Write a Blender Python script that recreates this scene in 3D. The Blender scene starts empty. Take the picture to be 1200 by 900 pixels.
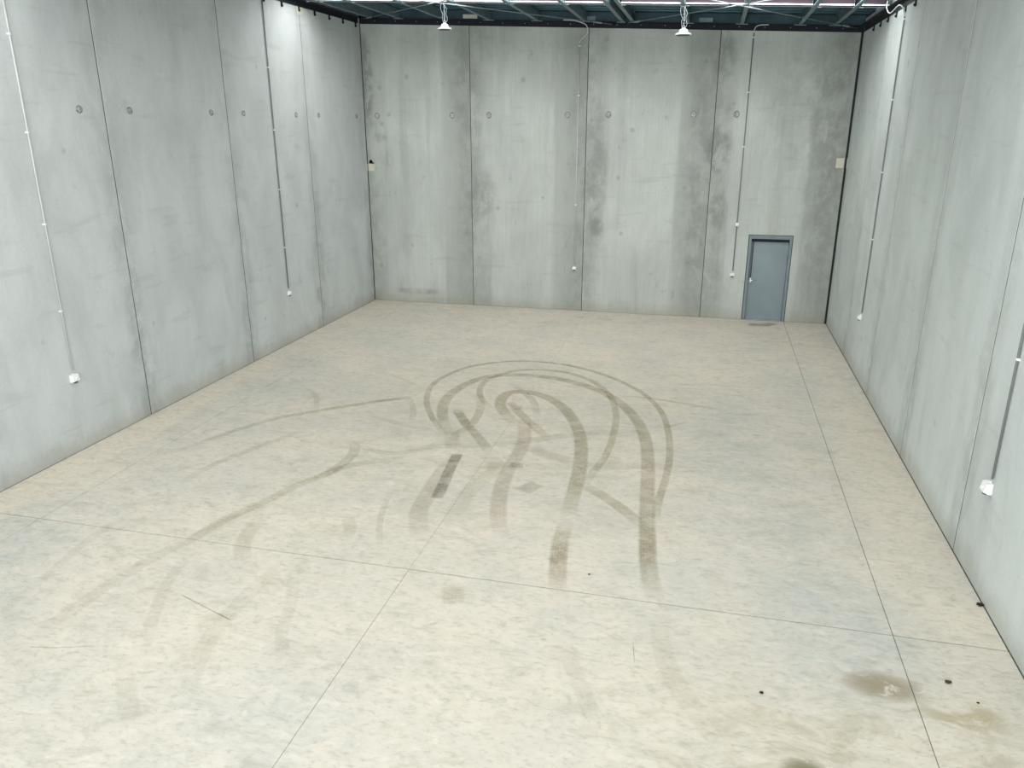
import bpy, bmesh, math, random
from mathutils import Vector, Matrix
random.seed(7)
C = bpy.context.scene.collection

# ------------------------------------------------------------ camera
W, HL, HR = 11.957, 7.098, 6.590           # room width, height of the eaves angle left and right
cd = bpy.data.cameras.new('camera'); cam = bpy.data.objects.new('camera', cd); C.objects.link(cam)
cd.sensor_width = 36; cd.lens = 36 * 912.143 / 1200; cd.clip_end = 200; cd.clip_start = .05
rx, ry, rz = -0.320531, 0.000858, 0.24256
R = Matrix.Rotation(rz, 3, 'Z') @ Matrix.Rotation(rx, 3, 'X') @ Matrix.Rotation(ry, 3, 'Y') @ Matrix.Rotation(math.pi/2, 3, 'X')
M = R.to_4x4(); M.translation = (8.923424, -20.01957, 4.651819); cam.matrix_world = M
bpy.context.scene.camera = cam

# ------------------------------------------------------------ light
world = bpy.data.worlds.new('world'); bpy.context.scene.world = world; world.use_nodes = True
wb = world.node_tree.nodes['Background']; wb.inputs[0].default_value = (.80, .90, 1, 1); wb.inputs[1].default_value = 1.2
SLOPE = (HL - HR) / W
TILT = math.atan(SLOPE)
def roof_z(x, off): return HL + off - SLOPE * x
def area(name, loc, sx, sy, power, rot, col=(1, .985, .96)):
    l = bpy.data.lights.new(name, 'AREA'); l.shape = 'RECTANGLE'; l.size = sx; l.size_y = sy
    l.energy = power; l.color = col
    o = bpy.data.objects.new(name, l); C.objects.link(o); o.location = loc; o.rotation_euler = rot
    return o
SKYL = [(-3.05, -4.2), (-11.7, -12.7), (-18.4, -19.4)]   # translucent strips in the roof
SKYP = [440, 420, 520]
for (ya, yb), pw in zip(SKYL, SKYP):
    area('skylight_daylight', (W/2, (ya+yb)/2, roof_z(W/2, .325)), W-.5, abs(ya-yb), pw, (0, TILT, 0))
area('doorway_daylight', (W/2, -25.4, 2.9), 8.6, 5.2, 1500, (math.pi/2, 0, 0), (.95, .98, 1))
vs = bpy.context.scene.view_settings
vs.view_transform = 'Standard'; vs.look = 'None'; vs.gamma = 1; vs.use_curve_mapping = False
vs.exposure = -0.36

# ------------------------------------------------------------ helpers
def obj(name, bm, mat, parent=None, smooth=False):
    me = bpy.data.meshes.new(name)
    bmesh.ops.recalc_face_normals(bm, faces=bm.faces[:]) if len(bm.faces) else None
    bm.to_mesh(me); bm.free()
    if smooth:
        for p in me.polygons: p.use_smooth = True
    for m in (mat if isinstance(mat, (list, tuple)) else [mat]): me.materials.append(m)
    o = bpy.data.objects.new(name, me); C.objects.link(o)
    if parent: o.parent = parent
    return o
def tag(o, label, cat, group=None):
    o['label'] = label; o['category'] = cat
    if group: o['group'] = group
    return o
def struct(o, label=None):
    o['kind'] = 'structure'
    if label: o['label'] = label
    return o
def empty(name, loc=(0, 0, 0), rot=(0, 0, 0)):
    o = bpy.data.objects.new(name, None); C.objects.link(o); o.location = loc; o.rotation_euler = rot
    o.empty_display_size = .1
    return o
def box(bm, a, b, mtx=None, bev=0, mi=0):
    x0, y0, z0 = a; x1, y1, z1 = b
    v = [bm.verts.new(p) for p in ((x0,y0,z0),(x1,y0,z0),(x1,y1,z0),(x0,y1,z0),(x0,y0,z1),(x1,y0,z1),(x1,y1,z1),(x0,y1,z1))]
    fs = [bm.faces.new([v[i] for i in q]) for q in ((0,3,2,1),(4,5,6,7),(0,1,5,4),(1,2,6,5),(2,3,7,6),(3,0,4,7))]
    for f in fs: f.material_index = mi
    if bev:
        r = bmesh.ops.bevel(bm, geom=list({e for f in fs for e in f.edges}), offset=bev, segments=2, affect='EDGES', profile=.5)
        v = list({w for f in r['faces'] for w in f.verts} | {w for w in v if w.is_valid})
    if mtx is not None: bmesh.ops.transform(bm, matrix=mtx, verts=[w for w in v if w.is_valid])
def tube(bm, pts, r, n=8, cap=True):
    pts = [Vector(p) for p in pts]; rings = []
    up = None
    for i, p in enumerate(pts):
        d = (pts[min(i+1, len(pts)-1)] - pts[max(i-1, 0)]).normalized()
        if up is None: up = d.orthogonal().normalized()
        a = (up - d * up.dot(d)).normalized(); up = a; b = d.cross(a)
        rr = r[i] if isinstance(r, (list, tuple)) else r
        rings.append([bm.verts.new(p + (a*math.cos(t) + b*math.sin(t)) * rr) for t in [2*math.pi*k/n for k in range(n)]])
    for q, s in zip(rings, rings[1:]):
        for k in range(n): bm.faces.new((q[k], q[(k+1) % n], s[(k+1) % n], s[k]))
    if cap: bm.faces.new(rings[0][::-1]); bm.faces.new(rings[-1])
def lathe(bm, prof, n=32, ctr=(0, 0, 0)):
    rings = []
    for r, z in prof:
        rings.append([bm.verts.new((ctr[0]+r*math.cos(2*math.pi*k/n), ctr[1]+r*math.sin(2*math.pi*k/n), ctr[2]+z)) for k in range(n)])
    for q, s in zip(rings, rings[1:]):
        for k in range(n): bm.faces.new((q[k], q[(k+1) % n], s[(k+1) % n], s[k]))
    bm.faces.new(rings[0][::-1]); bm.faces.new(rings[-1])
def smooth_path(P, n=6):
    P = [Vector(p) for p in P]; Q = [2*P[0]-P[1]] + P + [2*P[-1]-P[-2]]; out = []
    for i in range(1, len(Q)-2):
        a, b, c, d = Q[i-1:i+3]
        for k in range(n):
            t = k/n
            out.append(.5*((2*b)+(c-a)*t+(2*a-5*b+4*c-d)*t*t+(3*b-a-3*c+d)*t**3))
    out.append(Q[-2]); return out

# ------------------------------------------------------------ materials
def lin(r, g, b):
    f = lambda c: (c/255/12.92) if c/255 <= .04045 else ((c/255+.055)/1.055)**2.4
    return (f(r), f(g), f(b), 1)
class NT:
    def __init__(s, name):
        s.m = bpy.data.materials.new(name); s.m.use_nodes = True; s.t = s.m.node_tree; s.n = s.t.nodes
        s.b = s.n['Principled BSDF']; s.out = s.n['Material Output']
    def set(s, sock, v):
        if hasattr(v, 'is_output') or isinstance(v, bpy.types.NodeSocket): s.t.links.new(v, sock)
        else: sock.default_value = v
    def math(s, op, a, b=0., clamp=False, c=None):
        n = s.n.new('ShaderNodeMath'); n.operation = op; n.use_clamp = clamp
        s.set(n.inputs[0], a); s.set(n.inputs[1], b)
        if c is not None: s.set(n.inputs[2], c)
        return n.outputs[0]
    def mapr(s, v, a, b, c=0., d=1., smooth=True):
        n = s.n.new('ShaderNodeMapRange'); n.interpolation_type = 'SMOOTHSTEP' if smooth else 'LINEAR'
        s.set(n.inputs[0], v)
        for k, q in zip((1, 2, 3, 4), (a, b, c, d)): n.inputs[k].default_value = q
        return n.outputs[0]
    def mix(s, f, a, b, mode='MIX'):
        n = s.n.new('ShaderNodeMix'); n.data_type = 'RGBA'; n.blend_type = mode
        s.set(n.inputs[0], f); s.set(n.inputs[6], a); s.set(n.inputs[7], b); return n.outputs[2]
    def pos(s, scale=(1, 1, 1), off=(0, 0, 0), rot=(0, 0, 0)):
        g = s.n.new('ShaderNodeNewGeometry'); mp = s.n.new('ShaderNodeMapping')
        mp.inputs['Scale'].default_value = scale; mp.inputs['Location'].default_value = off; mp.inputs['Rotation'].default_value = rot
        s.t.links.new(g.outputs['Position'], mp.inputs[0]); return mp.outputs[0]
    def noise(s, vec, scale, detail=4, rough=.55, dist=0.):
        n = s.n.new('ShaderNodeTexNoise'); s.set(n.inputs['Vector'], vec)
        n.inputs['Scale'].default_value = scale; n.inputs['Detail'].default_value = detail
        n.inputs['Roughness'].default_value = rough; n.inputs['Distortion'].default_value = dist
        return n.outputs['Fac']
    def spot(s, x, y, rx_, ry_=None, axes=(0, 1)):
        """soft patch round a place in the room, 1 in its middle"""
        ry_ = ry_ or rx_
        g = s.n.new('ShaderNodeNewGeometry'); sp = s.n.new('ShaderNodeSeparateXYZ'); s.t.links.new(g.outputs['Position'], sp.inputs[0])
        a = s.math('DIVIDE', s.math('SUBTRACT', sp.outputs[axes[0]], x), rx_); b = s.math('DIVIDE', s.math('SUBTRACT', sp.outputs[axes[1]], y), ry_)
        d = s.math('ADD', s.math('MULTIPLY', a, a), s.math('MULTIPLY', b, b))
        return s.mapr(d, 0, 1, 1, 0)
    def bump(s, h, strength=.3, dist=.01):
        n = s.n.new('ShaderNodeBump'); n.inputs['Strength'].default_value = strength; n.inputs['Distance'].default_value = dist
        s.t.links.new(h, n.inputs['Height']); s.t.links.new(n.outputs[0], s.b.inputs['Normal'])

def simple(name, col, rough=.5, metal=0., var=.06, scale=6.):
    k = NT(name)
    nz = k.noise(k.pos(), scale, 4)
    d = tuple(c*(1-var*2) for c in col[:3])+(1,); l = tuple(min(1, c*(1+var)) for c in col[:3])+(1,)
    k.set(k.b.inputs['Base Color'], k.mix(k.mapr(nz, .3, .7), d, l))
    k.b.inputs['Roughness'].default_value = rough; k.b.inputs['Metallic'].default_value = metal
    return k.m

def concrete_wall(name, base, dark, axis, stain=.6, st=1., ew0=.27, marks=()):
    """precast panel face: UV x runs 0..1 over the panel's width, UV y is height in metres"""
    k = NT(name)
    uvn = k.n.new('ShaderNodeUVMap'); sp = k.n.new('ShaderNodeSeparateXYZ'); k.t.links.new(uvn.outputs[0], sp.inputs[0])
    oi = k.n.new('ShaderNodeObjectInfo')
    g = k.n.new('ShaderNodeNewGeometry'); va = k.n.new('ShaderNodeVectorMath'); va.operation = 'ADD'
    rv = k.math('MULTIPLY', oi.outputs['Random'], 37.)
    cb = k.n.new('ShaderNodeCombineXYZ'); k.t.links.new(rv, cb.inputs[0]); k.t.links.new(rv, cb.inputs[1])
    k.t.links.new(g.outputs['Position'], va.inputs[0]); k.t.links.new(cb.outputs[0], va.inputs[1])
    def P(sc):
        mp = k.n.new('ShaderNodeMapping'); mp.inputs['Scale'].default_value = sc; k.t.links.new(va.outputs[0], mp.inputs[0]); return mp.outputs[0]
    cloud = k.noise(P((1, 1, .55)), 1.1, 5, .6, .4)
    streak = k.noise(P((1, 1, .09)), 2.6, 4, .6)
    fine_st = k.noise(P((1, 1, .03)), 22, 3, .6)
    fine = k.noise(P((1, 1, 1)), 28, 5, .7)
    blot = k.noise(P((1, 1, .7)), 3.2, 6, .68, .25)
    edge = k.math('ABSOLUTE', k.math('SUBTRACT', sp.outputs[0], .5))
    ew = k.math('ADD', edge, k.math('MULTIPLY', k.math('SUBTRACT', streak, .5), .22))
    em = k.mapr(ew, ew0, .47)
    em = k.math('MULTIPLY', em, k.mapr(blot, .36, .62, .12 if st < 1 else .45, 1))
    if st < 1: em = k.math('MULTIPLY', em, k.mapr(sp.outputs[1], .5, 5.5, 1, .35))
    col = k.mix(k.mapr(cloud, .3, .7), tuple(c*.90 for c in base[:3])+(1,), tuple(min(1, c*1.07) for c in base[:3])+(1,))
    col = k.mix(k.math('MULTIPLY', em, stain), col, dark)
    col = k.mix(k.math('MULTIPLY', k.mapr(streak, .52, .72), stain*.35*st), col, dark)
    if marks:
        band = k.mapr(k.math('ADD', sp.outputs[0], k.math('MULTIPLY', k.math('SUBTRACT', streak, .5), .10)), .70, .76)
        band = k.math('MULTIPLY', band, k.mapr(cloud, .32, .6, .25, 1))
        col = k.mix(k.math('MULTIPLY', band, .42), col, dark)
    for x, z, a_, b_, f in marks:
        w = k.math('MULTIPLY', k.spot(x, z, a_, b_, (0, 2)), k.mapr(blot, .34, .60, .15, 1))
        col = k.mix(k.math('MULTIPLY', w, f), col, tuple(c*.72 for c in dark[:3])+(1,))
    # faint level lines left by the form boards
    lev = k.noise(P((.15, .15, 1)), 7, 2, .5)
    col = k.mix(k.math('MULTIPLY', k.mapr(lev, .60, .72), .16), col, dark)
    col = k.mix(k.math('MULTIPLY', k.mapr(fine_st, .35, .75), .14*st), col, dark)
    col = k.mix(k.math('MULTIPLY', k.mapr(blot, .60, .74), stain*.62*(.4+.6*st)), col, tuple(c*.8 for c in dark[:3])+(1,))
    # scattered round blemishes
    vo = k.n.new('ShaderNodeTexVoronoi'); vo.inputs['Scale'].default_value = 1.25; k.t.links.new(P((1, 1, .9)), vo.inputs['Vector'])
    sp2 = k.mapr(k.math('ADD', vo.outputs['Distance'], k.math('MULTIPLY', k.math('SUBTRACT', blot, .5), .10)), .045, .085, 1, 0)
    col = k.mix(k.math('MULTIPLY', sp2, .30), col, tuple(c*.55 for c in dark[:3])+(1,))
    v2 = k.n.new('ShaderNodeTexVoronoi'); v2.inputs['Scale'].default_value = 5.; k.t.links.new(P((1, 1, .7)), v2.inputs['Vector'])
    sp3 = k.mapr(v2.outputs['Distance'], .03, .06, 1, 0)
    col = k.mix(k.math('MULTIPLY', sp3, .12), col, tuple(c*.5 for c in dark[:3])+(1,))
    pale = k.mapr(k.noise(P((1, 1, .3)), 4.5, 4, .6), .60, .75)
    col = k.mix(k.math('MULTIPLY', pale, .22*st), col, tuple(min(1, c*1.25) for c in base[:3])+(1,))
    # splash stain at the foot
    foot = k.math('MULTIPLY', k.mapr(k.math('ADD', sp.outputs[1], k.math('MULTIPLY', blot, .5)), .28, .62, 1, 0), .35)
    col = k.mix(foot, col, lin(150, 142, 118))
    col = k.mix(k.math('MULTIPLY', k.math('SUBTRACT', fine, .5), .35), col, (0, 0, 0, 1))
    k.set(k.b.inputs['Base Color'], col)
    k.b.inputs['Roughness'].default_value = .62
    k.b.inputs['Specular IOR Level'].default_value = .35
    h = k.math('ADD', k.math('MULTIPLY', fine, .4), k.math('MULTIPLY', blot, .6))
    k.bump(h, .18, .01)
    return k.m

m_back = concrete_wall('concrete_back', lin(193, 198, 193), lin(140, 145, 138), 0, .66, marks=(
    (9.05, 4.1, .42, .7, .7), (9.05, 6.2, .3, .6, .5), (.12, 5.7, .22, 1.3, .8), (.35, 4.35, .3, .15, .6), (2.6, 5.6, .35, 1.6, .3), (6.15, 3.5, .4, 1.8, .4),
    (10.7, 5.2, .9, 2.2, .25), (11.45, 4., .55, 4.2, .45), (3.2, 2.8, .5, .9, .4), (8.5, 3.4, .5, 3.8, .3), (1.3, .30, .8, .12, .6), (6.2, 2.2, .22, .3, .6), (9.15, 2.7, .3, .5, .5)))
m_left = concrete_wall('concrete_left', lin(203, 208, 208), lin(150, 156, 154), 1, .62, .35, .36)
m_right = concrete_wall('concrete_right', lin(203, 210, 208), lin(158, 165, 161), 1, .5, .4, .36)

def floor_material():
    k = NT('concrete_floor')
    cloud = k.noise(k.pos((.8, 1.15, 1)), .75, 5, .6, .5)
    blot = k.noise(k.pos((.7, 1.2, 1), (3, 1, 0)), 2.6, 6, .66, .9)
    swirl = k.noise(k.pos((.62, 1.1, 1), (0, 4, 0), (0, 0, .05)), 7.5, 7, .7, .7)
    trowel = k.noise(k.pos((.55, 1.2, 1), (7, 4, 0), (0, 0, -.1)), 19, 5, .68, .5)
    fine = k.noise(k.pos(), 40, 4, .7)
    base = k.mix(k.mapr(cloud, .34, .66), lin(206, 201, 189), lin(219, 210, 195))
    warm = k.noise(k.pos((1, 1, 1), (9, 2, 0)), .55, 4, .6, .3)
    base = k.mix(k.math('MULTIPLY', k.mapr(warm, .5, .7), .4), base, lin(224, 212, 194))
    cool = k.noise(k.pos((1, 1, 1), (-5, 12, 0)), .8, 5, .6, .6)
    base = k.mix(k.math('MULTIPLY', k.mapr(cool, .50, .68), .34), base, lin(192, 195, 188))
    for x, y, a, b, f in ((1.3, -14.2, 1.6, 2.2, .5), (1.2, -7.8, 1.0, 3.2, .4), (10.4, -13.0, 1.1, 1.4, .55), (9.6, -8.0, 1.0, 2.6, .3),
                          (5.6, -15.6, 1.6, 1.1, .35), (9.8, -11.0, 1.0, 1.6, .25), (2.5, -3.5, 2.5, 1.8, .2), (10.9, -5.8, .9, 2.4, .25)):
        w = k.math('MULTIPLY', k.spot(x, y, a, b), k.mapr(blot, .30, .60, .2, 1))
        base = k.mix(k.math('MULTIPLY', w, f), base, lin(182, 188, 187))
    for x, y, a, b, f in ((.35, -11, .45, 6, .6), (8.2, -14.6, 2.2, 1.3, .3), (11.5, -9.0, .6, 6, .45), (4.5, -12.6, 2.5, 1.5, .2)):
        base = k.mix(k.math('MULTIPLY', k.spot(x, y, a, b), f), base, lin(228, 216, 197))
    # dirtier area where vehicles turned
    w = k.math('MULTIPLY', k.spot(6.0, -8.2, 4.4, 6.0), k.mapr(blot, .3, .65, .35, 1))
    base = k.mix(k.math('MULTIPLY', w, .34), base, lin(190, 184, 162))
    base = k.mix(k.math('MULTIPLY', k.mapr(blot, .48, .70), .34), base, lin(176, 172, 154))
    base = k.mix(k.math('MULTIPLY', k.mapr(swirl, .50, .72), .44), base, lin(164, 160, 144))
    base = k.mix(k.math('MULTIPLY', k.mapr(swirl, .48, .30), .34), base, lin(232, 226, 214))
    base = k.mix(k.math('MULTIPLY', k.mapr(trowel, .50, .70), .48), base, lin(166, 162, 148))
    base = k.mix(k.math('MULTIPLY', k.mapr(trowel, .45, .28), .30), base, lin(234, 228, 216))
    # oily, muddied foreground on the right
    w = k.math('MULTIPLY', k.spot(10.6, -15.2, 2.4, 1.6), k.mapr(blot, .4, .62))
    base = k.mix(k.math('MULTIPLY', w, .45), base, lin(170, 162, 134))
    w = k.math('MULTIPLY', k.spot(10.72, -13.78, .42, .24), k.mapr(swirl, .3, .5))
    base = k.mix(k.math('MULTIPLY', w, .75), base, lin(140, 126, 98))
    w = k.math('MULTIPLY', k.spot(9.96, -14.97, .22, .20), k.mapr(swirl, .3, .5))
    base = k.mix(k.math('MULTIPLY', w, .9), base, lin(120, 112, 82))
    w = k.math('MULTIPLY', k.spot(11.30, -14.0, .45, .22), k.mapr(blot, .4, .6))
    base = k.mix(k.math('MULTIPLY', w, .6), base, lin(165, 152, 110))
    base = k.mix(k.math('MULTIPLY', k.mapr(fine, .60, .8), .2), base, lin(140, 132, 116))
    k.set(k.b.inputs['Base Color'], base)
    k.b.inputs['Roughness'].default_value = .6
    k.b.inputs['Specular IOR Level'].default_value = .3
    k.bump(k.math('ADD', k.math('MULTIPLY', swirl, .7), k.math('MULTIPLY', fine, .3)), .15, .01)
    return k.m
m_floor = floor_material()

def mark_material(name, col):
    k = NT(name)
    uvn = k.n.new('ShaderNodeUVMap'); sp = k.n.new('ShaderNodeSeparateXYZ'); k.t.links.new(uvn.outputs[0], sp.inputs[0])
    at = k.n.new('ShaderNodeAttribute'); at.attribute_name = 'strength'
    e = k.math('ABSOLUTE', k.math('SUBTRACT', sp.outputs[0], .5))
    n1 = k.noise(k.pos(), 3.5, 5, .65); n2 = k.noise(k.pos(), 22, 4, .7)
    e = k.math('ADD', e, k.math('MULTIPLY', k.math('SUBTRACT', n2, .5), .20))
    em = k.mapr(e, .32, .50, 1, 0)
    rib = k.math('ADD', k.math('MULTIPLY', k.math('SINE', k.math('MULTIPLY', sp.outputs[0], 44)), .08), .93)
    tread = k.math('ADD', k.math('MULTIPLY', k.math('SINE', k.math('MULTIPLY', sp.outputs[1], 95)), .05), .95)
    a = k.math('MULTIPLY', em, at.outputs['Fac'])
    a = k.math('MULTIPLY', a, k.math('MULTIPLY', rib, tread))
    a = k.math('MULTIPLY', a, k.math('MULTIPLY', k.mapr(n1, .34, .62, .55, 1.05), k.mapr(n2, .3, .6, .75, 1.1)), True)
    k.b.inputs['Base Color'].default_value = col; k.b.inputs['Roughness'].default_value = .6
    k.b.inputs['Specular IOR Level'].default_value = .3
    k.set(k.b.inputs['Alpha'], a)
    return k.m
m_mark = [mark_material('tyre_dust', lin(163, 152, 114)), mark_material('rubber', lin(118, 110, 96)), mark_material('tyre_dust_reddish', lin(166, 148, 122))]

m_gap = simple('joint_sealant', lin(84, 90, 86), .8)
m_gapd = simple('joint_sealant_dark', lin(30, 38, 38), .8)
m_saw = simple('saw_cut', lin(142, 130, 104), .9)
m_angle = simple('dark_painted_steel', lin(4, 8, 26), .75)
m_galv = simple('galvanised_steel', lin(112, 132, 138), .45, .2, .1, 9)
m_lit_galv = simple('lit_galvanised_steel', lin(215, 222, 226), .4, .1)
m_rod = simple('rod_steel', lin(150, 160, 166), .4, .1)
m_lampwhite = simple('lamp_enamel', lin(196, 198, 200), .45, 0, .04, 20)
m_mauve = simple('primed_steel', lin(58, 44, 54), .7)
m_roof = simple('roof_sheet_underside', lin(50, 92, 106), .45, .1, .2, 3)
m_eaves_shade = simple('eaves_shade_strip', lin(40, 72, 82), .6, 0, .15, 3)
m_white = simple('white_plastic', lin(244, 245, 244), .4, 0, .01)
m_bead = simple('joint_bead', lin(84, 88, 82), .8)
m_under = simple('grey_plastic_underside', lin(70, 72, 70), .5)
m_pipe = simple('light_grey_pvc', lin(205, 209, 206), .45, 0, .02)
m_pipeg = simple('grey_and_shaded_pvc', lin(128, 134, 134), .45, 0, .03)
m_cream = simple('cream_plate', lin(208, 206, 190), .6, 0, .04, 12)
m_door = simple('door_paint', lin(136, 150, 156), .42, 0, .05, 1.4)
m_frame = simple('frame_paint', lin(122, 136, 141), .45, 0, .05, 3)
m_strip = simple('dark_strip', lin(98, 104, 120), .4)
m_slot_shade = simple('door_gap_and_head_shade', lin(28, 40, 50), .8)
m_chrome = simple('chrome', lin(205, 210, 214), .22, .9, .01)
m_black = simple('black_rubber', lin(22, 22, 20), .8)
m_dirt = simple('dirt', lin(70, 58, 40), .95)
m_alu = simple('cast_aluminium', lin(190, 194, 196), .4, .4)
m_patch = simple('grout', lin(178, 182, 176), .9, 0, .2, 20)
m_ring = simple('stained_grout_edge', lin(150, 154, 149), .9, 0, .3, 30)
k = NT('skylight_fibreglass'); k.b.inputs['Base Color'].default_value = (.85, .9, .92, 1)
k.b.inputs['Emission Color'].default_value = (.92, .97, 1, 1); k.b.inputs['Emission Strength'].default_value = 1.5; m_sky = k.m
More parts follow.
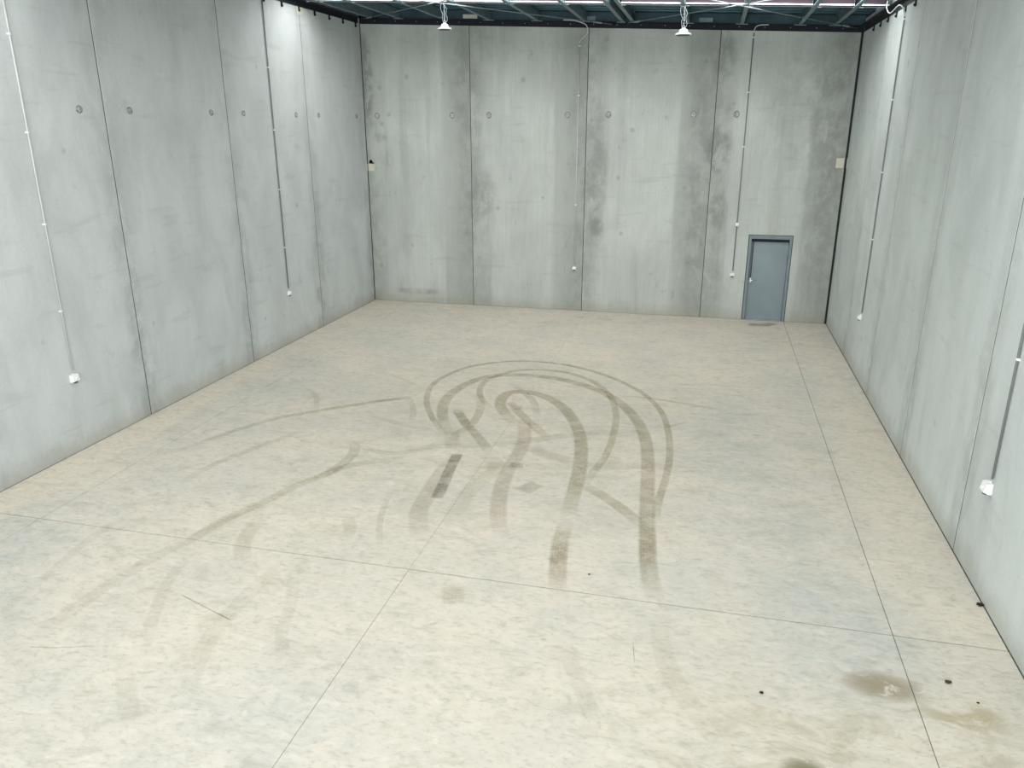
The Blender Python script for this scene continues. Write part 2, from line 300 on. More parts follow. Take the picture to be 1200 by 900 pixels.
MARKS = [
 (0.13,0.475,0,[(5.15,-9.17),(4.7,-8.5),(4.31,-7.71),(4.12,-6.94),(4.16,-6.31),(4.41,-5.61),(4.88,-5.14),(5.48,-4.89),(6.21,-4.92),(6.91,-5.25),(7.53,-5.76),(8.07,-6.48),(8.41,-7.31),(8.57,-8.2),(8.64,-9.12),(8.63,-9.93),(8.58,-10.66),(8.58,-11.29)]),
 (0.24,0.475,0,[(5.23,-9.15),(4.95,-8.64),(4.69,-7.93),(4.61,-7.24),(4.75,-6.53),(5.06,-6.03),(5.58,-5.83),(6.16,-5.85),(6.76,-6.09),(7.3,-6.5),(7.73,-7.11),(8.04,-7.81),(8.25,-8.65),(8.36,-9.61),(8.42,-10.53),(8.48,-11.31),(8.55,-12.12),(8.65,-12.9)]),
 (0.14,0.427,0,[(5.56,-7.86),(5.18,-7.26),(5.01,-6.55),(5.16,-5.97),(5.46,-5.57),(5.95,-5.39),(6.49,-5.49),(7.0,-5.89),(7.41,-6.56),(7.65,-7.49),(7.73,-8.41),(7.72,-9.34),(7.62,-9.99),(7.56,-10.47)]),
 (0.25,0.522,0,[(6.16,-8.47),(5.87,-8.07),(5.62,-7.55),(5.6,-7.0),(5.87,-6.82),(6.27,-6.95),(6.73,-7.46),(7.09,-8.25),(7.29,-9.0),(7.41,-9.84),(7.46,-10.59),(7.5,-11.4)]),
 (0.24,0.361,0,[(7.5,-11.4),(7.52,-11.84),(7.57,-12.36),(7.66,-12.87)]),
 (0.22,0.399,0,[(7.5,-10.39),(7.9,-10.74),(8.2,-11.08),(8.46,-11.43)]),
 (0.2,0.427,0,[(4.87,-7.81),(5.29,-8.56),(5.63,-9.05),(6.08,-9.75)]),
 (0.2,0.399,0,[(4.96,-8.01),(5.18,-8.38),(5.37,-8.73)]),
 (0.2,0.38,0,[(5.72,-7.37),(6.16,-8.07),(6.52,-8.58),(6.83,-9.0)]),
 (0.2,0.285,1,[(5.76,-7.44),(5.89,-7.56),(6.03,-7.75)]),
 (0.16,0.285,0,[(6.44,-8.21),(6.21,-7.4),(5.99,-6.99),(5.56,-6.42)]),
 (0.18,0.332,0,[(5.07,-7.05),(5.33,-7.77),(5.42,-8.59),(5.3,-9.13),(5.38,-9.58)]),
 (0.26,0.361,2,[(6.15,-8.0),(6.37,-8.87),(6.44,-9.44),(6.44,-9.98),(6.46,-10.56),(6.55,-11.16),(6.71,-11.75),(6.88,-12.13)]),
 (0.2,0.332,1,[(6.4,-10.01),(6.51,-10.02),(6.61,-10.0)]),
 (0.3,0.209,2,[(5.12,-8.79),(5.29,-9.25),(5.45,-9.68)]),
 (0.3,0.304,2,[(5.54,-9.88),(5.55,-10.44),(5.58,-11.05),(5.63,-11.63),(5.75,-11.98),(5.92,-12.37)]),
 (0.2,0.589,1,[(5.56,-9.82),(5.6,-10.18),(5.65,-10.57),(5.71,-11.02),(5.74,-11.29)]),
 (0.3,0.171,0,[(5.71,-9.39),(5.99,-9.77),(6.26,-10.12),(6.14,-10.73),(6.08,-11.44),(6.2,-12.02)]),
 (0.12,0.285,0,[(7.57,-6.6),(8.19,-6.64),(8.79,-6.77),(9.47,-6.98)]),
 (0.1,0.237,0,[(8.91,-7.6),(8.56,-7.95),(8.38,-8.06)]),
 (0.14,0.304,0,[(3.29,-7.99),(3.56,-7.87),(4.0,-7.59)]),
 (0.14,0.266,0,[(3.88,-7.5),(4.24,-8.18),(4.44,-8.83)]),
 (0.3,0.19,1,[(6.59,-9.34),(6.75,-9.47),(6.99,-9.58),(7.26,-9.67)]),
 (0.3,0.266,1,[(6.79,-10.84),(6.85,-10.69),(6.94,-10.53)]),
 (0.3,0.114,0,[(4.67,-10.51),(5.44,-10.22),(6.66,-10.02),(7.85,-9.73),(9.04,-9.34)]),
 (0.25,0.142,0,[(4.43,-9.93),(5.23,-9.62),(6.13,-9.28),(7.26,-8.59),(8.13,-8.31)]),
 (0.16,0.336,0,[(1.38,-10.83),(1.78,-9.85),(2.17,-9.13),(2.73,-8.58),(3.34,-8.06),(3.95,-7.58)]),
 (0.16,0.24,0,[(2.14,-11.86),(2.27,-11.0),(2.55,-10.24),(2.94,-9.43)]),
 (0.2,0.272,0,[(3.26,-13.36),(3.34,-12.6),(3.58,-11.96),(3.79,-11.31),(4.0,-10.9),(4.28,-10.51),(4.97,-10.12)]),
 (0.2,0.336,0,[(3.61,-9.7),(3.93,-9.9),(4.06,-10.34),(4.0,-10.9),(3.85,-11.34)]),
 (0.12,0.24,0,[(1.75,-7.41),(2.3,-7.99),(2.67,-8.7)]),
 (0.16,0.24,0,[(3.85,-9.8),(4.56,-10.05),(5.26,-9.57)]),
 (0.24,0.224,0,[(4.17,-13.33),(3.91,-12.92),(3.79,-12.41),(3.8,-12.33)]),
 (0.1,0.2,0,[(5.58,-12.79),(5.24,-11.98),(5.06,-11.14)]),
 (0.2,0.2,0,[(5.02,-12.64),(5.0,-12.35),(4.8,-12.0)]),
 (0.16,0.176,0,[(3.35,-8.46),(3.85,-8.71),(4.54,-8.97),(5.08,-9.04)]),
 (0.3,0.176,0,[(4.4,-9.54),(4.49,-9.25),(4.16,-9.07)]),
 (0.1,0.176,0,[(2.86,-6.25),(3.4,-6.62),(4.08,-7.11)]),
 (0.05,0.24,1,[(2.93,-7.27),(3.0,-7.21)]),
 (0.22,0.144,0,[(3.86,-11.4),(3.55,-12.22),(3.3,-12.88),(3.13,-13.38),(3.02,-13.94),(2.98,-14.55),(2.96,-15.14)]),
 (0.16,0.132,0,[(3.41,-13.11),(3.59,-13.87),(3.87,-14.46),(4.13,-14.96)]),
 (0.24,0.12,0,[(4.63,-13.1),(4.55,-13.84),(4.59,-14.52),(4.74,-15.06),(4.95,-15.6)]),
 (0.2,0.12,0,[(4.03,-15.09),(4.4,-15.48),(4.73,-15.82)]),
 (0.02,0.6,1,[(3.88,-14.03),(4.27,-14.17),(4.64,-14.3)]),
 (0.015,0.5,1,[(3.04,-15.12),(3.29,-15.07),(3.6,-14.97)]),
 (0.12,0.21,1,[(3.0,-13.64),(3.05,-13.58)]),
 (0.15,0.12,0,[(2.29,-14.72),(2.24,-14.13),(2.09,-13.23),(2.17,-12.46)]),
 (0.16,0.12,0,[(4.67,-13.09),(5.05,-13.85),(5.28,-14.46),(5.71,-14.97)]),
 (0.24,0.238,0,[(8.47,-11.01),(8.57,-12.21),(8.7,-12.97)]),
 (0.24,0.136,0,[(8.76,-13.04),(8.85,-13.9),(9.22,-14.64),(9.51,-15.1)]),
 (0.24,0.238,2,[(7.48,-11.78),(7.63,-12.75),(7.75,-13.2)]),
 (0.2,0.119,2,[(7.86,-13.77),(8.09,-14.3),(8.28,-14.7),(8.31,-15.14)]),
 (0.28,0.272,0,[(6.59,-13.21),(6.69,-13.51)]),
 (0.01,0.6,1,[(8.54,-13.7),(8.58,-14.0)]),
 (0.05,0.18,0,[(9.95,-0.53),(10.35,-0.7),(10.66,-0.45)]),
 (0.3,0.5,1,[(10.08,-0.5),(10.46,-0.5),(10.73,-0.25)]),
]

# ------------------------------------------------------------ setting: floor
Y0, YF = 0., -25.6                       # back wall face, front wall face
bm = bmesh.new(); box(bm, (-.3, YF-.3, -.35), (W+.3, .3, -.03))
floor = struct(obj('floor', bm, m_saw))
xs = [.012, 1.115, 6.013, 10.953, W-.012]; ys = [-.012, -7.0, -12.992, -19.4, YF]
for i in range(4):
    for j in range(4):
        bm = bmesh.new()
        gx = [.001, .003, .0012 if j < 2 else .0022, .0038, .001]; gy = [.001, .0010, .0065, .004, .001]
        box(bm, (xs[i]+gx[i], ys[j+1]+gy[j+1], -.029), (xs[i+1]-gx[i+1], ys[j]-gy[j], 0), bev=.001)
        obj('floor_slab', bm, m_floor, floor)

def ribbon(w, op, tone, pts, z):
    P = smooth_path([(x, y, 0) for x, y in pts], 6)
    L = [0.]
    for a, b in zip(P, P[1:]): L.append(L[-1] + (b-a).length)
    bm = bmesh.new(); uv = bm.loops.layers.uv.new('UVMap'); fl = bm.verts.layers.float.new('strength')
    rows = []
    fade = min(.8, L[-1]*.3) if op < .55 and tone != 1 else .05
    for i, p in enumerate(P):
        d = (P[min(i+1, len(P)-1)] - P[max(i-1, 0)]).normalized(); n = Vector((-d.y, d.x, 0))
        e = min(L[i], L[-1]-L[i]); s = op * min(1, e/fade + (.0 if fade > .1 else .3))
        row = []
        for t in (0., .5, 1.):
            v = bm.verts.new((p.x + n.x*w*(t-.5), p.y + n.y*w*(t-.5), z)); v[fl] = s; row.append((v, t, L[i]))
        rows.append(row)
    for a, b in zip(rows, rows[1:]):
        for q in (0, 1):
            f = bm.faces.new((a[q][0], a[q+1][0], b[q+1][0], b[q][0]))
            for lp, (v, t, l) in zip(f.loops, (a[q], a[q+1], b[q+1], b[q])): lp[uv].uv = (t, l)
    bm.normal_update()
    for f in bm.faces:
        if f.normal.z < 0: f.normal_flip()
    me = bpy.data.meshes.new('tyre_mark'); bm.to_mesh(me); bm.free(); me.materials.append(m_mark[tone])
    o = bpy.data.objects.new('tyre_mark', me); C.objects.link(o); o.parent = floor
    return o
for i, (w, op, tone, pts) in enumerate(MARKS): ribbon(w*.98, op*(.72 if op >= .5 else .72), tone, pts, .0006 + i*.00006)

# ------------------------------------------------------------ setting: walls of precast panels
def wall_panel(parent, mat, kind, a, b, ztop, hole=None):
    """kind L/R/B: a..b along the wall; ztop(a) at each end; chamfered front edges, UV in panel widths"""
    bm = bmesh.new(); uv = bm.loops.layers.uv.new('UVMap')
    jg, ch, th = {'L': .011, 'R': .014, 'B': .0065}[kind], .004, .03
    a2, b2 = a+jg, b-jg
    def P(u, d, z):
        return {'L': (-d, u, z), 'R': (W+d, u, z), 'B': (u, d, z)}[kind]
    cols = [a2, a2+ch] + [a2+ch+(b2-a2-2*ch)*k/6 for k in range(1, 6)] + [b2-ch, b2]
    dep = [ch*.8] + [0]*(len(cols)-2) + [ch*.8]
    cells = []
    if hole:
        hx0, hx1, hz = hole
        cols = sorted([a2, a2+ch, hx0, hx1, b2-ch, b2]); dep = [ch*.8, 0, 0, 0, 0, ch*.8]
    vmap = {}
    def V(u, d, z):
        key = (round(u, 4), round(d, 4), round(z, 4))
        if key not in vmap: vmap[key] = bm.verts.new(P(u, d, z))
        return vmap[key]
    def face(q):
        try: f = bm.faces.new([V(*p) for p in q])
        except ValueError: return
        for lp, p in zip(f.loops, q): lp[uv].uv = ((p[0]-a)/(b-a), p[2])
    for i in range(len(cols)-1):
        u0, u1, d0, d1 = cols[i], cols[i+1], dep[i], dep[i+1]
        z0 = .002
        if hole and abs(u0-hole[0]) < 1e-6:
            z0 = hole[2]
            face([(u0, d0, z0), (u1, d1, z0), (u1, .17, z0), (u0, .17, z0)])
            face([(u0, 0, .012), (u0, 0, z0), (u0, .17, z0), (u0, .17, .004)])
            face([(u1, 0, .012), (u1, 0, z0), (u1, .17, z0), (u1, .17, .004)])
        face([(u0, d0, z0), (u1, d1, z0), (u1, d1, ztop(u1)), (u0, d0, ztop(u0))])
    D = .15
    for u, d in ((a2, dep[0]), (b2, dep[-1])):
        face([(u, d, .012), (u, d, ztop(u)), (u, D, ztop(u)), (u, D, .004)])
    face([(a2, dep[0], ztop(a2)), (b2, dep[-1], ztop(b2)), (b2, D, ztop(b2)), (a2, D, ztop(a2))])
    bm.normal_update()
    return obj('concrete_panel', bm, mat, parent)

def lifting_patch(panel, kind, u, z, r=.07):
    P = {'L': lambda: Matrix.Translation((0, u, z)) @ Matrix.Rotation(math.pi/2, 4, 'Y'),
         'R': lambda: Matrix.Translation((W, u, z)) @ Matrix.Rotation(-math.pi/2, 4, 'Y'),
         'B': lambda: Matrix.Translation((u, 0, z)) @ Matrix.Rotation(math.pi/2, 4, 'X')}[kind]()
    bm = bmesh.new(); n = 20
    prof = [(r, 0), (r*.97, .006), (r*.78, .007), (r*.70, .003)]
    rings = []
    for pr, h in prof:
        rings.append([bm.verts.new((pr*math.cos(2*math.pi*i/n)*(1+.06*math.sin(3*i+u*7)), pr*1.15*math.sin(2*math.pi*i/n)*(1+.05*math.cos(2*i+u*5)), h)) for i in range(n)])
    for q, s in zip(rings, rings[1:]):
        for i in range(n):
            f = bm.faces.new((q[i], q[(i+1) % n], s[(i+1) % n], s[i])); f.material_index = 1
    bm.faces.new(rings[-1])
    bm.transform(P)
    return obj('lifting_patch', bm, [m_patch, m_ring], panel)

# backing behind the joints is the wall itself; the panels stand on its face
def backing(name, a, b, mat=m_gap):
    bm = bmesh.new(); box(bm, a, b); return struct(obj(name, bm, mat))
top = .30
wall_left = backing('wall_left', (-.2, YF, -.03), (-.006, 0.15, HL+.25), m_gap)
wall_right = backing('wall_right', (W+.0045, YF, -.03), (W+.2, 0.15, HR+.25), m_bead)
Lj = [-.012, -3.131, -6.256, -9.455, -12.62, -15.8, -19.0, -22.2, YF]
Rj = [-.012, -2.815, -5.515, -8.336, -11.106, -13.9, -16.7, -19.5, -22.4, YF]
Bj = [.006, 2.893, 5.862, 8.913, W-.038]
for a, b in zip(Lj, Lj[1:]):
    p = wall_panel(wall_left, m_left, 'L', b, a, lambda u: HL+.28)
    for f in ((b+.55), (a-.50)):
        if f > -17: lifting_patch(p, 'L', f, 4.88, .055)
for a, b in zip(Rj, Rj[1:]):
    p = wall_panel(wall_right, m_right, 'R', b, a, lambda u: HR+.28)
# back wall backing with the door opening left free
bm = bmesh.new()
DX0, DX1, DZ = 9.935, 10.972, 2.122
box(bm, (-.2, .02, -.03), (DX0, .2, HL+.5)); box(bm, (DX1, .02, -.03), (W+.2, .2, HL+.5)); box(bm, (DX0, .02, DZ), (DX1, .2, HL+.5))
wall_back = struct(obj('wall_back', bm, m_gapd))
Bl = [[.353, 2.407], [3.377, 5.383], [6.393, 8.422], [9.400]]
for i, (a, b) in enumerate(zip(Bj, Bj[1:])):
    p = wall_panel(wall_back, m_back, 'B', a, b, lambda u: roof_z(u, .28), (DX0, DX1, DZ) if i == 3 else None)
    for u in Bl[i]: lifting_patch(p, 'B', u, 4.9, .07)
# front wall with the wide roller door opening behind the camera
bm = bmesh.new()
ox0, ox1, oz = 1.6, 10.4, 5.6
box(bm, (-.2, YF-.2, -.03), (ox0, YF, HL+.3)); box(bm, (ox1, YF-.2, -.03), (W+.2, YF, HL+.3)); box(bm, (ox0, YF-.2, oz), (ox1, YF, HL+.3))
wall_front = struct(obj('wall_front', bm, m_right))

# ------------------------------------------------------------ setting: roof
def sloped(bm, x0, x1, y0, y1, o0, o1):
    """a box between two heights measured from the sloping eaves line"""
    v = []
    for o in (o0, o1):
        for x, y in ((x0, y0), (x1, y0), (x1, y1), (x0, y1)): v.append(bm.verts.new((x, y, roof_z(x, o))))
    for q in ((0,3,2,1),(4,5,6,7),(0,1,5,4),(1,2,6,5),(2,3,7,6),(3,0,4,7)): bm.faces.new([v[i] for i in q])
bm = bmesh.new()
ylist = [0.2]
for a, b in SKYL: ylist += [a, b]
ylist.append(YF-.2)
for i in range(0, len(ylist), 2): sloped(bm, -.25, W+.25, ylist[i], ylist[i+1], .44, .50)
ceiling = struct(obj('ceiling', bm, m_roof))
pitch = .73
def in_sky(y): return any(b-.01 < y < a+.01 for a, b in SKYL)
edges = []
bounds = [(.0, SKYL[0][0]), (SKYL[0][1], SKYL[1][0]), (SKYL[1][1], SKYL[2][0]), (SKYL[2][1], YF)]
for hi, lo in bounds:
    n = max(1, round((hi-lo)/pitch)); w = (hi-lo)/n
    for s in range(n):
        y1 = hi - s*w; y0 = y1 - w
        prof = [(y0+.003, .425), (y0+.07, .425), (y0+.085, .345), (y0+w*.5-.075, .345), (y0+w*.5-.06, .425), (y0+w*.5+.06, .425), (y0+w*.5+.075, .345), (y1-.085, .345), (y1-.07, .425), (y1-.003, .425)]
        bm = bmesh.new(); prev = None
        for y, o in prof:
            cur = [bm.verts.new((x, y, roof_z(x, o))) for x in (-.02, W+.02)] + [bm.verts.new((x, y, roof_z(x, .438))) for x in (-.02, W+.02)]
            if prev:
                bm.faces.new((prev[0], prev[1], cur[1], cur[0])); bm.faces.new((prev[2], cur[2], cur[3], prev[3]))
                bm.faces.new((prev[0], cur[0], cur[2], prev[2])); bm.faces.new((prev[1], prev[3], cur[3], cur[1]))
            else: bm.faces.new((cur[0], cur[1], cur[3], cur[2]))
            prev = cur
        bm.faces.new((prev[0], prev[2], prev[3], prev[1]))
        obj('roof_sheet', bm, m_roof, ceiling)
for a, b in SKYL:
    bm = bmesh.new(); sloped(bm, .0, W, a, b, .36, .364); obj('skylight_sheet', bm, m_sky, ceiling)

PX = [.35, 1.10, 2.24, 3.42, 4.62, 5.76, 6.66, 6.90, 8.15, 9.35, 10.60, 11.34]
for px in PX:
    sgn = -1 if abs(px-6.90) > .01 else 1
    # C section: web, two flanges, two lips
    f = .085*sgn
    c = [(0, .13), (f, .13), (f, .15), (f-.004*sgn, .15), (f-.004*sgn, .134), (.004*sgn, .134), (.004*sgn, .326), (f-.004*sgn, .326), (f-.004*sgn, .31), (f, .31), (f, .33), (0, .33)]
    bm = bmesh.new(); ends = []
    for y in (-.01, YF+.05): ends.append([bm.verts.new((px-f/2+dx, y, roof_z(px, o))) for dx, o in c])
    n = len(c)
    for i in range(n): bm.faces.new((ends[0][i], ends[0][(i+1) % n], ends[1][(i+1) % n], ends[1][i]))
    bm.faces.new(ends[0][::-1]); bm.faces.new(ends[1])
    obj('purlin', bm, m_galv, ceiling)
# bridging between the purlins at the middle of the bay, strong light painted into its near-white flange and cleats
for a, b in zip([.02]+PX, PX+[W-.02]):
    if b-a < .3: continue
    bm = bmesh.new(); sloped(bm, a+.05, b-.05, -2.90, -2.906, .15, .30)
    br = obj('bridging', bm, m_mauve, ceiling)
    bm = bmesh.new(); sloped(bm, a+.05, b-.05, -2.90, -2.98, .13, .15); sloped(bm, a+.05, b-.05, -2.975, -2.98, .13, .175)
    obj('flange', bm, m_lit_galv, br)
    bm = bmesh.new(); sloped(bm, a+.046, a+.12, -2.893, -2.898, .12, .30); sloped(bm, b-.06, b-.046, -2.893, -2.898, .12, .30)
    obj('cleat', bm, m_lit_galv, br)
for y in (-6.7, -13.4, -20.1):
    bm = bmesh.new(); sloped(bm, .02, W-.02, y-.09, y+.09, .118, .128); sloped(bm, .02, W-.02, y-.004, y+.004, -.03, .118); sloped(bm, .02, W-.02, y-.09, y+.09, -.04, -.03)
    obj('rafter', bm, m_angle, ceiling)
# added dark strip over the panels, painting in shade on the wall top
bm = bmesh.new(); sloped(bm, .0, W, -.012, -.004, .13, .345)
obj('eaves_shade_strip', bm, m_eaves_shade, ceiling)
for px, w in ((2.93, .36), (8.55, .30), (5.86, .30)):
    bm = bmesh.new(); sloped(bm, px-w/2, px+w/2, -.03, -.0125, .16, .25)
    obj('joint_plate', bm, m_cream if px < 5 else m_galv, ceiling)

# eaves angles round the walls
bm = bmesh.new()
sloped(bm, .02, W-.02, -.012, -.004, .0, .124); sloped(bm, .02, W-.02, -.11, -.004, .120, .129)
trim_1 = struct(obj('trim_1', bm, m_angle))
bm = bmesh.new()
for i in range(21):
    x = .42 + i*.555
    z = roof_z(x, .075)
    tube(bm, [(x, -.011, z), (x, -.020, z)], .010, 6)
o = obj('bolt', bm, m_rod, trim_1); o['kind'] = 'stuff'
for px in PX:
    if px in (1.10, 3.42, 9.35) or px > 4.5:
        bm = bmesh.new(); sloped(bm, px-.13, px+.13, -.125, -.105, .112, .128); obj('cleat', bm, m_galv, trim_1)
for nm, x, s, H, yb in (('trim_2', 0., 1, HL, -.27), ('trim_3', W, -1, HR, -1.29)):
    bm = bmesh.new()
    box(bm, (min(x+.004*s, x+.014*s), YF, H), (max(x+.004*s, x+.014*s), -.13, H+.16))
    box(bm, (min(x+.004*s, x+.11*s), YF, H+.125), (max(x+.004*s, x+.11*s), -.13, H+.135))
    t = struct(obj(nm, bm, m_angle))
    y = yb
    while y > -12:
        bm = bmesh.new(); box(bm, (min(x+.002*s, x+.022*s), y-.03, H-.10), (max(x+.002*s, x+.022*s), y+.03, H+.03), bev=.003)
        box(bm, (min(x+.014*s, x+.04*s), y-.012, H-.09), (max(x+.014*s, x+.04*s), y+.012, H-.06))
        obj('bracket', bm, m_angle, t)
        y -= .72
# corner joints of the building
bm = bmesh.new(); box(bm, (W-.038, .004, .002), (W+.02, .03, HR+.1)); struct(obj('trim_4', bm, m_gapd))
bm = bmesh.new(); box(bm, (-.01, .002, .002), (.008, .03, HL+.1)); struct(obj('trim_5', bm, m_gap))
# foot joints where slab meets wall
bm = bmesh.new(); box(bm, (-.01, YF, -.029), (.008, -.01, .001)); struct(obj('baseboard_left', bm, m_saw))
bm = bmesh.new(); box(bm, (W-.010, YF, -.029), (W+.01, -.01, .001)); struct(obj('baseboard_right', bm, m_gap))
bm = bmesh.new(); box(bm, (.01, -.010, -.029), (W-.01, .01, .002)); struct(obj('baseboard_back', bm, m_saw))

# ------------------------------------------------------------ door
bm = bmesh.new()
fw = .062
a, b, z = DX0+.014, DX1-.014, DZ-.010
box(bm, (a, -.018, .0), (a+fw, .145, z), bev=.003); box(bm, (b-fw, -.018, .0), (b, .145, z), bev=.003); box(bm, (a+fw, -.018, z-.085), (b-fw, .145, z), bev=.003)
door = struct(empty('door_1', ((DX0+DX1)/2, 0, 0)))
def loc_child(o, p):
    o.parent = p; o.matrix_parent_inverse = Matrix.Translation(-Vector(p.location)); return o
loc_child(obj('door_frame', bm, m_frame), door)
la, lb, lz = a+fw+.004, b-fw-.004, z-.085-.006
bm = bmesh.new(); box(bm, (la, .088, .008), (lb, .125, lz), bev=.002)
leaf = loc_child(obj('door_leaf', bm, m_door), door)
def lch(name, bm, mat, par=leaf, smooth=False):
    o = obj(name, bm, mat, None, smooth); o.parent = par
    if par == door: o.matrix_parent_inverse = Matrix.Translation(-Vector(door.location))
    return o
bm = bmesh.new(); box(bm, (la+.050, .074, 1.06), (la+.066, .0895, lz-.08), bev=.002)
lch('astragal', bm, m_slot_shade)
bm = bmesh.new(); box(bm, (la+.006, .082, 1.0), (la+.050, .0895, lz-.08)); lch('edge_guard', bm, m_strip)
bm = bmesh.new(); box(bm, (la+.001, .055, lz-.075), (lb-.001, .0895, lz+.003)); lch('head_shadow_strip', bm, m_slot_shade)  # dark strip paints in the shadow under the frame head
bm = bmesh.new(); box(bm, (la+.03, .078, .93), (la+.085, .0895, 1.05), bev=.004); lch('lock_plate', bm, m_chrome)
bm = bmesh.new(); tube(bm, [(la+.058, .066, 1.0), (la+.058, .02, 1.0)], .013, 12); tube(bm, smooth_path([(la+.058, .022, 1.0), (la+.10, .018, .997), (la+.19, .024, .995)]), [.013]*12+[.010], 10)
lch('door_handle', bm, m_chrome, leaf, True)
bm = bmesh.new(); tube(bm, [(la+.058, .066, .955), (la+.058, .05, .955)], .014, 12); lch('lock_cylinder', bm, m_chrome)
for hz in (.25, 1.05, 1.80):
    bm = bmesh.new(); tube(bm, [(lb+.002, .062, hz-.05), (lb+.002, .062, hz+.05)], .008, 8); lch('hinge', bm, m_chrome)
bm = bmesh.new(); box(bm, (a+.065, .0, .0), (b-.065, .14, .007), bev=.002); lch('threshold', bm, m_alu, door)
door.children[-1].matrix_parent_inverse = Matrix.Translation(-Vector(door.location))
bm = bmesh.new(); box(bm, (DX0-.05, .155, .0), (DX1+.05, .19, DZ)); struct(obj('trim_6', bm, m_gapd))

# ------------------------------------------------------------ conduits and outlets
def on_wall(kind, u, z):
    """matrix of a fitting: local x along the wall, local y out of the wall, local z up"""
    if kind == 'L': return Matrix.Translation((.001, u, z)) @ Matrix.Rotation(-math.pi/2, 4, 'Z')
    if kind == 'R': return Matrix.Translation((W-.001, u, z)) @ Matrix.Rotation(math.pi/2, 4, 'Z')
    return Matrix.Translation((u, -.001, z)) @ Matrix.Rotation(math.pi, 4, 'Z')
def conduit(kind, u, path, saddles, pipe_mat, label, tail=None):
    r = empty('conduit'); r.matrix_world = on_wall(kind, u, 1.16); tag(r, label, 'conduit', 'conduits down the walls')
    bm = bmesh.new(); tube(bm, path, .0125, 10); obj('pipe', bm, pipe_mat, r, True)
    for dx, zz in saddles:
        bm = bmesh.new(); box(bm, (dx-.030, 0, zz-.012), (dx+.030, .004, zz+.012)); box(bm, (dx-.017, .0, zz-.012), (dx+.017, .030, zz+.012), bev=.004)
        obj('saddle', bm, m_white, r)
    if tail:
        bm = bmesh.new(); tube(bm, smooth_path(tail), .010, 8); obj('cable', bm, m_pipe, r, True)
    return r
def outlet(kind, u, z, w, h, d, label, angled=True):
    r = empty('power_outlet'); r.matrix_world = on_wall(kind, u, z); tag(r, label, 'outlet', 'power outlets on the walls')
    bm = bmesh.new(); box(bm, (-w/2, .0, -h/2), (w/2, d*.55, h/2), bev=.006); obj('back_box', bm, m_white, r)
    bm = bmesh.new()
    v = [(-w/2+.004, d*.5, -h/2+.006), (w/2-.004, d*.5, -h/2+.006), (w/2-.004, d*.5, h/2-.004), (-w/2+.004, d*.5, h/2-.004),
         (-w/2+.008, d, -h/2+.020), (w/2-.008, d, -h/2+.020), (w/2-.008, d*.8, h/2-.010), (-w/2+.008, d*.8, h/2-.010)]
    vv = [bm.verts.new(p) for p in v]
    for q in ((0,3,2,1),(4,5,6,7),(0,1,5,4),(1,2,6,5),(2,3,7,6),(3,0,4,7)): bm.faces.new([vv[i] for i in q])
    obj('face_plate', bm, m_white, r)
    bm = bmesh.new(); tube(bm, [(0, d*.45, -h/2+.004), (0, d*.45, -h/2-.014)], w*.24, 14); obj('socket', bm, m_under, r)
    bm = bmesh.new(); box(bm, (-.012, d*.80, -.004), (.012, d+.008, .018), bev=.002); obj('switch', bm, m_white, r)
    bm = bmesh.new(); tube(bm, [(0, .014, h/2-.002), (0, .014, h/2+.012)], .015, 10); obj('gland', bm, m_white, r)
    return r
SZ = [1.12, 2.13, 3.36, 4.57, 5.78]
S5 = [2.13-1.16, 3.36-1.16, 4.57-1.16, 5.78-1.16]
# near left wall
y = .017
conduit('L', -10.96, [(0, y, .07), (0, y, 5.96)], [(0, s) for s in S5], m_pipe, 'pale conduit running up the left wall nearest the camera, outlet at its foot')
outlet('L', -10.96, 1.12, .13, .115, .075, 'white power outlet on the left wall, nearest the camera, under the pale conduit')
conduit('L', -4.65, [(0, y, .07), (0, y, 5.96)], [(0, s) for s in S5], m_pipeg, 'dark looking conduit running up the far part of the left wall')  # the darker grey here paints in the pipe's shadow side
outlet('L', -4.65, 1.12,   .10, .085, .065, 'white power outlet on the far part of the left wall, near the back corner')
# back wall
conduit('B', 5.648, [(0, y, .07), (0, y, 5.36)], [(0, 2.74-1.16), (0, 5.345-1.16), (0, 5.30)], m_pipe,
        'pale conduit on the back wall beside the middle joint, cable curling from its top',
        [(0, y, 5.34), (-.02, .03, 5.42), (-.14, .06, 5.52), (-.20, .09, 5.60), (-.16, .14, 5.74), (-.02, .16, 5.80), (.12, .17, 5.84), (.38, .16, 5.86)])
outlet('B', 5.648, 1.12, .10, .075, .065, 'small white power outlet on the back wall at the foot of the middle conduit')
door_conduit = conduit('B', 9.630, [(0, y, .07), (0, y, 5.48)] + [(-.0-.0*k, y, 5.48) for k in ()], [(0, 4.17-1.16), (0, 5.38-1.16), (0, 6.55-1.16)], m_pipeg,
        'conduit on the back wall left of the grey door, with a hooked top',
        [(0, y, 5.46), (.0, .03, 5.52), (-.03, .06, 5.60), (-.12, .12, 5.63), (-.30, .14, 5.63)])
outlet('B', 9.625, 1.12, .12, .075, .065, 'white power outlet on the back wall just left of the grey door')
r = empty('junction_box', (-.010, 0, 1.20)); r.parent = door_conduit; r['label'] = 'small round white junction box'
bm = bmesh.new(); lathe(bm, [(.040, 0), (.044, .004), (.044, .045), (.038, .052), (.01, .054)], 20); bm.transform(Matrix.Rotation(-math.pi/2, 4, 'X') )
obj('body', bm, m_white, r, False)
bm = bmesh.new(); tube(bm, [(0, .054, 0), (0, .057, 0)], .006, 8); obj('screw', bm, m_alu, r)
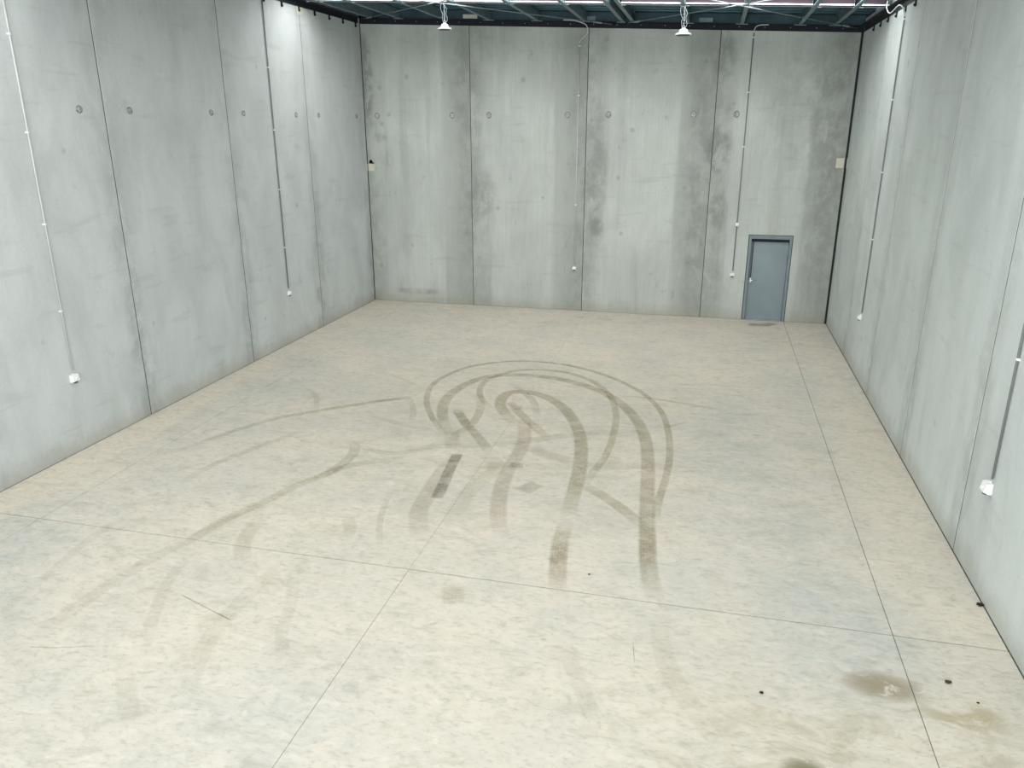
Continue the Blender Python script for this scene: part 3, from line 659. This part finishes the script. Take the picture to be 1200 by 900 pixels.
# right wall
conduit('R', -4.20, [(0, y, .07), (0, y, 5.26)], [(0, 2.63-1.16), (0, 3.84-1.16), (0, 5.08-1.16), (0, 6.38-1.16)], m_pipeg,
        'grey conduit on the far part of the right wall, loose cable looping at its top',
        [(0, y, 5.24), (0, .03, 5.34), (.06, .07, 5.43), (.20, .10, 5.46), (.45, .12, 5.42), (.70, .13, 5.40), (.95, .13, 5.46), (1.12, .13, 5.56), (1.15, .12, 5.66)])
outlet('R', -4.12, 1.12, .10, .09, .065, 'white power outlet on the far part of the right wall')
conduit('R', -11.83, [(0, y, .07), (0, y, 5.40)], [(0, 2.50-1.16), (0, 3.71-1.16), (0, 4.92-1.16)], m_pipeg, 'grey conduit on the right wall nearest the camera, at the picture edge')
outlet('R', -11.80, 1.12, .135, .12, .085, 'white power outlet on the right wall nearest the camera')

# ------------------------------------------------------------ weld plates in the corners
def corner_plate(label, x0, x1, z0, z1, side):
    r = empty('corner_plate', ((x0+x1)/2, 0, (z0+z1)/2)); tag(r, label, 'plate')
    cx, cz = r.location.x, r.location.z
    bm = bmesh.new(); box(bm, (x0-cx, -.016, z0-cz), (x1-cx, -.0045, z1-cz), bev=.002); obj('back_leaf', bm, m_cream, r)
    bm = bmesh.new()
    if side == 'L': box(bm, (.0005-cx, -.10, z0-cz), (.010-cx, -.018, z1-cz), bev=.002)
    else: box(bm, (W-.010-cx, -.13, z0-.01-cz), (W-.0005-cx, -.02, z1-cz), bev=.002)
    obj('side_leaf', bm, m_cream, r)
    return r
p = corner_plate('cream square plate in the left back corner under a black smear', .025, .205, 3.505, 3.69, 'L')
bm = bmesh.new()
for q in range(9):
    t = q/8
    box(bm, (-.06+.10*t+.012*math.sin(q*3), -.013, .095+.07*math.exp(-((t-.35)*3)**2)*.2), (-.02+.10*t, -.0045, .115+.08*math.exp(-((t-.3)*3)**2)), bev=.003)
obj('sealant_smear', bm, m_black, p)
corner_plate('cream square plate in the right back corner above the door height', 11.725, 11.895, 3.71, 3.93, 'R')
bm = bmesh.new(); box(bm, (.001, -3.27, 6.93), (.012, -2.98, 7.09), bev=.002)
tag(obj('joint_plate', bm, m_cream), 'pale rectangular plate at the top of the left wall joint nearest the corner', 'plate')

# ------------------------------------------------------------ high bay lamps
def highbay(x, y, zb, label, sc=1.):
    r = empty('high_bay_lamp', (x, y, zb)); tag(r, label, 'lamp', 'high bay lamps under the roof')
    bm = bmesh.new(); R_ = .145*sc
    lathe(bm, [(R_*.93, .0), (R_, .006), (R_, .022), (R_*.95, .030), (R_*.66, .044), (R_*.56, .052), (R_*.50, .055)], 36); obj('reflector', bm, m_lampwhite, r, False)
    bm = bmesh.new(); lathe(bm, [(R_*.86, -.006), (R_*.88, -.001), (R_*.88, .002), (R_*.3, .003)], 36); obj('lens', bm, m_under, r)
    bm = bmesh.new()
    lathe(bm, [(.050*sc, .060), (.052*sc, .062), (.046*sc, .118), (.030*sc, .130), (.012, .134)], 24); obj('driver_housing', bm, m_alu, r)
    for q in range(12):
        bm = bmesh.new(); a_ = 2*math.pi*q/12
        v = [bm.verts.new((rr*math.cos(a_)+s*-math.sin(a_), rr*math.sin(a_)+s*math.cos(a_), zz)) for s in (-.003, .003) for rr, zz in ((.050*sc, .055), (R_*.60, .050), (R_*.50, .100), (.044*sc, .114))]
        for f in ((0,1,2,3),(7,6,5,4),(0,4,5,1),(1,5,6,2),(2,6,7,3),(3,7,4,0)): bm.faces.new([v[i] for i in f])
        obj('fin', bm, m_lampwhite, r)
    bm = bmesh.new()
    tube(bm, [(.020*math.sin(t), 0, .150+.022*math.cos(t)) for t in [2*math.pi*q/14 for q in range(15)]], .005, 6, False)
    obj('hook', bm, m_alu, r)
    topz = roof_z(x, .13) - zb - .006
    bm = bmesh.new()
    n = 12; l = (topz - .19)/n
    for q in range(n):                       # chain links, alternately turned
        zc = .17 + l*(q+.5); P_ = []
        for t in range(11):
            an = 2*math.pi*t/10; hx = .011*math.cos(an); hz = (l*.62)*math.sin(an)
            P_.append((hx if q % 2 else 0, 0 if q % 2 else hx, zc+hz))
        tube(bm, P_, .0035, 5, False)
    obj('chain', bm, m_rod, r)
    bm = bmesh.new()
    tube(bm, smooth_path([(.02, 0, .12), (.06, .01, .20), (.030, .01, .30), (.05, 0, topz*.75), (-.02, .0, topz-.03), (-.075, 0, topz-.04), (-.07, 0, topz*.72), (-.03, 0, topz*.55), (-.05, 0, .25), (-.03, 0, .13)], 5), .0042, 6)
    obj('power_cable', bm, m_rod, r, True)
    return r
highbay(3.27, -3.02, 6.565, 'white high bay lamp hanging under the roof, the left of the pair', .98)
highbay(8.19, -3.02, 6.335, 'white high bay lamp hanging under the roof, the right of the pair', 1.08)

# ------------------------------------------------------------ roof bracing
def rod(x0, y0, x1, y1, o, label):
    a, b = Vector((x0, y0, roof_z(x0, o))), Vector((x1, y1, roof_z(x1, o)))
    r = empty('bracing_rod', a); tag(r, label, 'rod', 'crossed bracing rods under the purlins')
    bm = bmesh.new(); tube(bm, [(0, 0, 0), b-a], .010, 8); obj('bar', bm, m_rod, r, True)
    d = (b-a).normalized()
    bm = bmesh.new(); tube(bm, [d*.35, d*.60], .018, 8); obj('turnbuckle', bm, m_rod, r)
    for e, s in ((Vector((0, 0, 0)), 1), (b-a, -1)):
        bm = bmesh.new(); tube(bm, [e, e + d*.05*s], .028, 6); obj('end_nut', bm, m_angle, r)
rod(.15, -.14, 6.45, -6.58, .10, 'pale bracing rod in the left roof bay, from the left back corner towards the camera')
rod(6.45, -.14, .15, -6.58, .07, 'pale bracing rod in the left roof bay, from mid back wall towards the left wall')
rod(6.75, -.14, 11.80, -6.58, .10, 'pale bracing rod in the right roof bay, from mid back wall towards the right wall')
rod(11.80, -.14, 6.75, -6.58, .07, 'pale bracing rod in the right roof bay, from the right back corner towards the camera')

# ------------------------------------------------------------ bits of dirt
def crumb(x, y, r, mat, label, z=.0, seed=1):
    rnd = random.Random(seed); bm = bmesh.new(); bmesh.ops.create_icosphere(bm, subdivisions=2, radius=r)
    for v in bm.verts: v.co = Vector((v.co.x*1.3, v.co.y, v.co.z*.5)) * (1+rnd.uniform(-.25, .25))
    zm = min(v.co.z for v in bm.verts)
    for v in bm.verts: v.co.z -= zm
    o = obj('dirt_crumb', bm, mat); o.location = (x, y, z+.0005); tag(o, label, 'dirt'); return o
crumb(9.68, -14.13, .014, m_black, 'small black crumb alone on the floor right of the picture centre', seed=2)
crumb(11.457, -13.82, .009, m_black, 'tiny black crumb on the floor nearest the right edge of the picture', seed=3)
crumb(11.28, -13.60, .022, m_dirt, 'brown crumb of dirt on the floor near the right wall', seed=4)
crumb(11.915, -12.25, .026, m_black, 'black lump of sealant in the joint at the foot of the right wall', seed=5)
crumb(7.96, -12.63, .010, m_black, 'tiny dark speck of dirt on the floor left of the turning marks', seed=6)
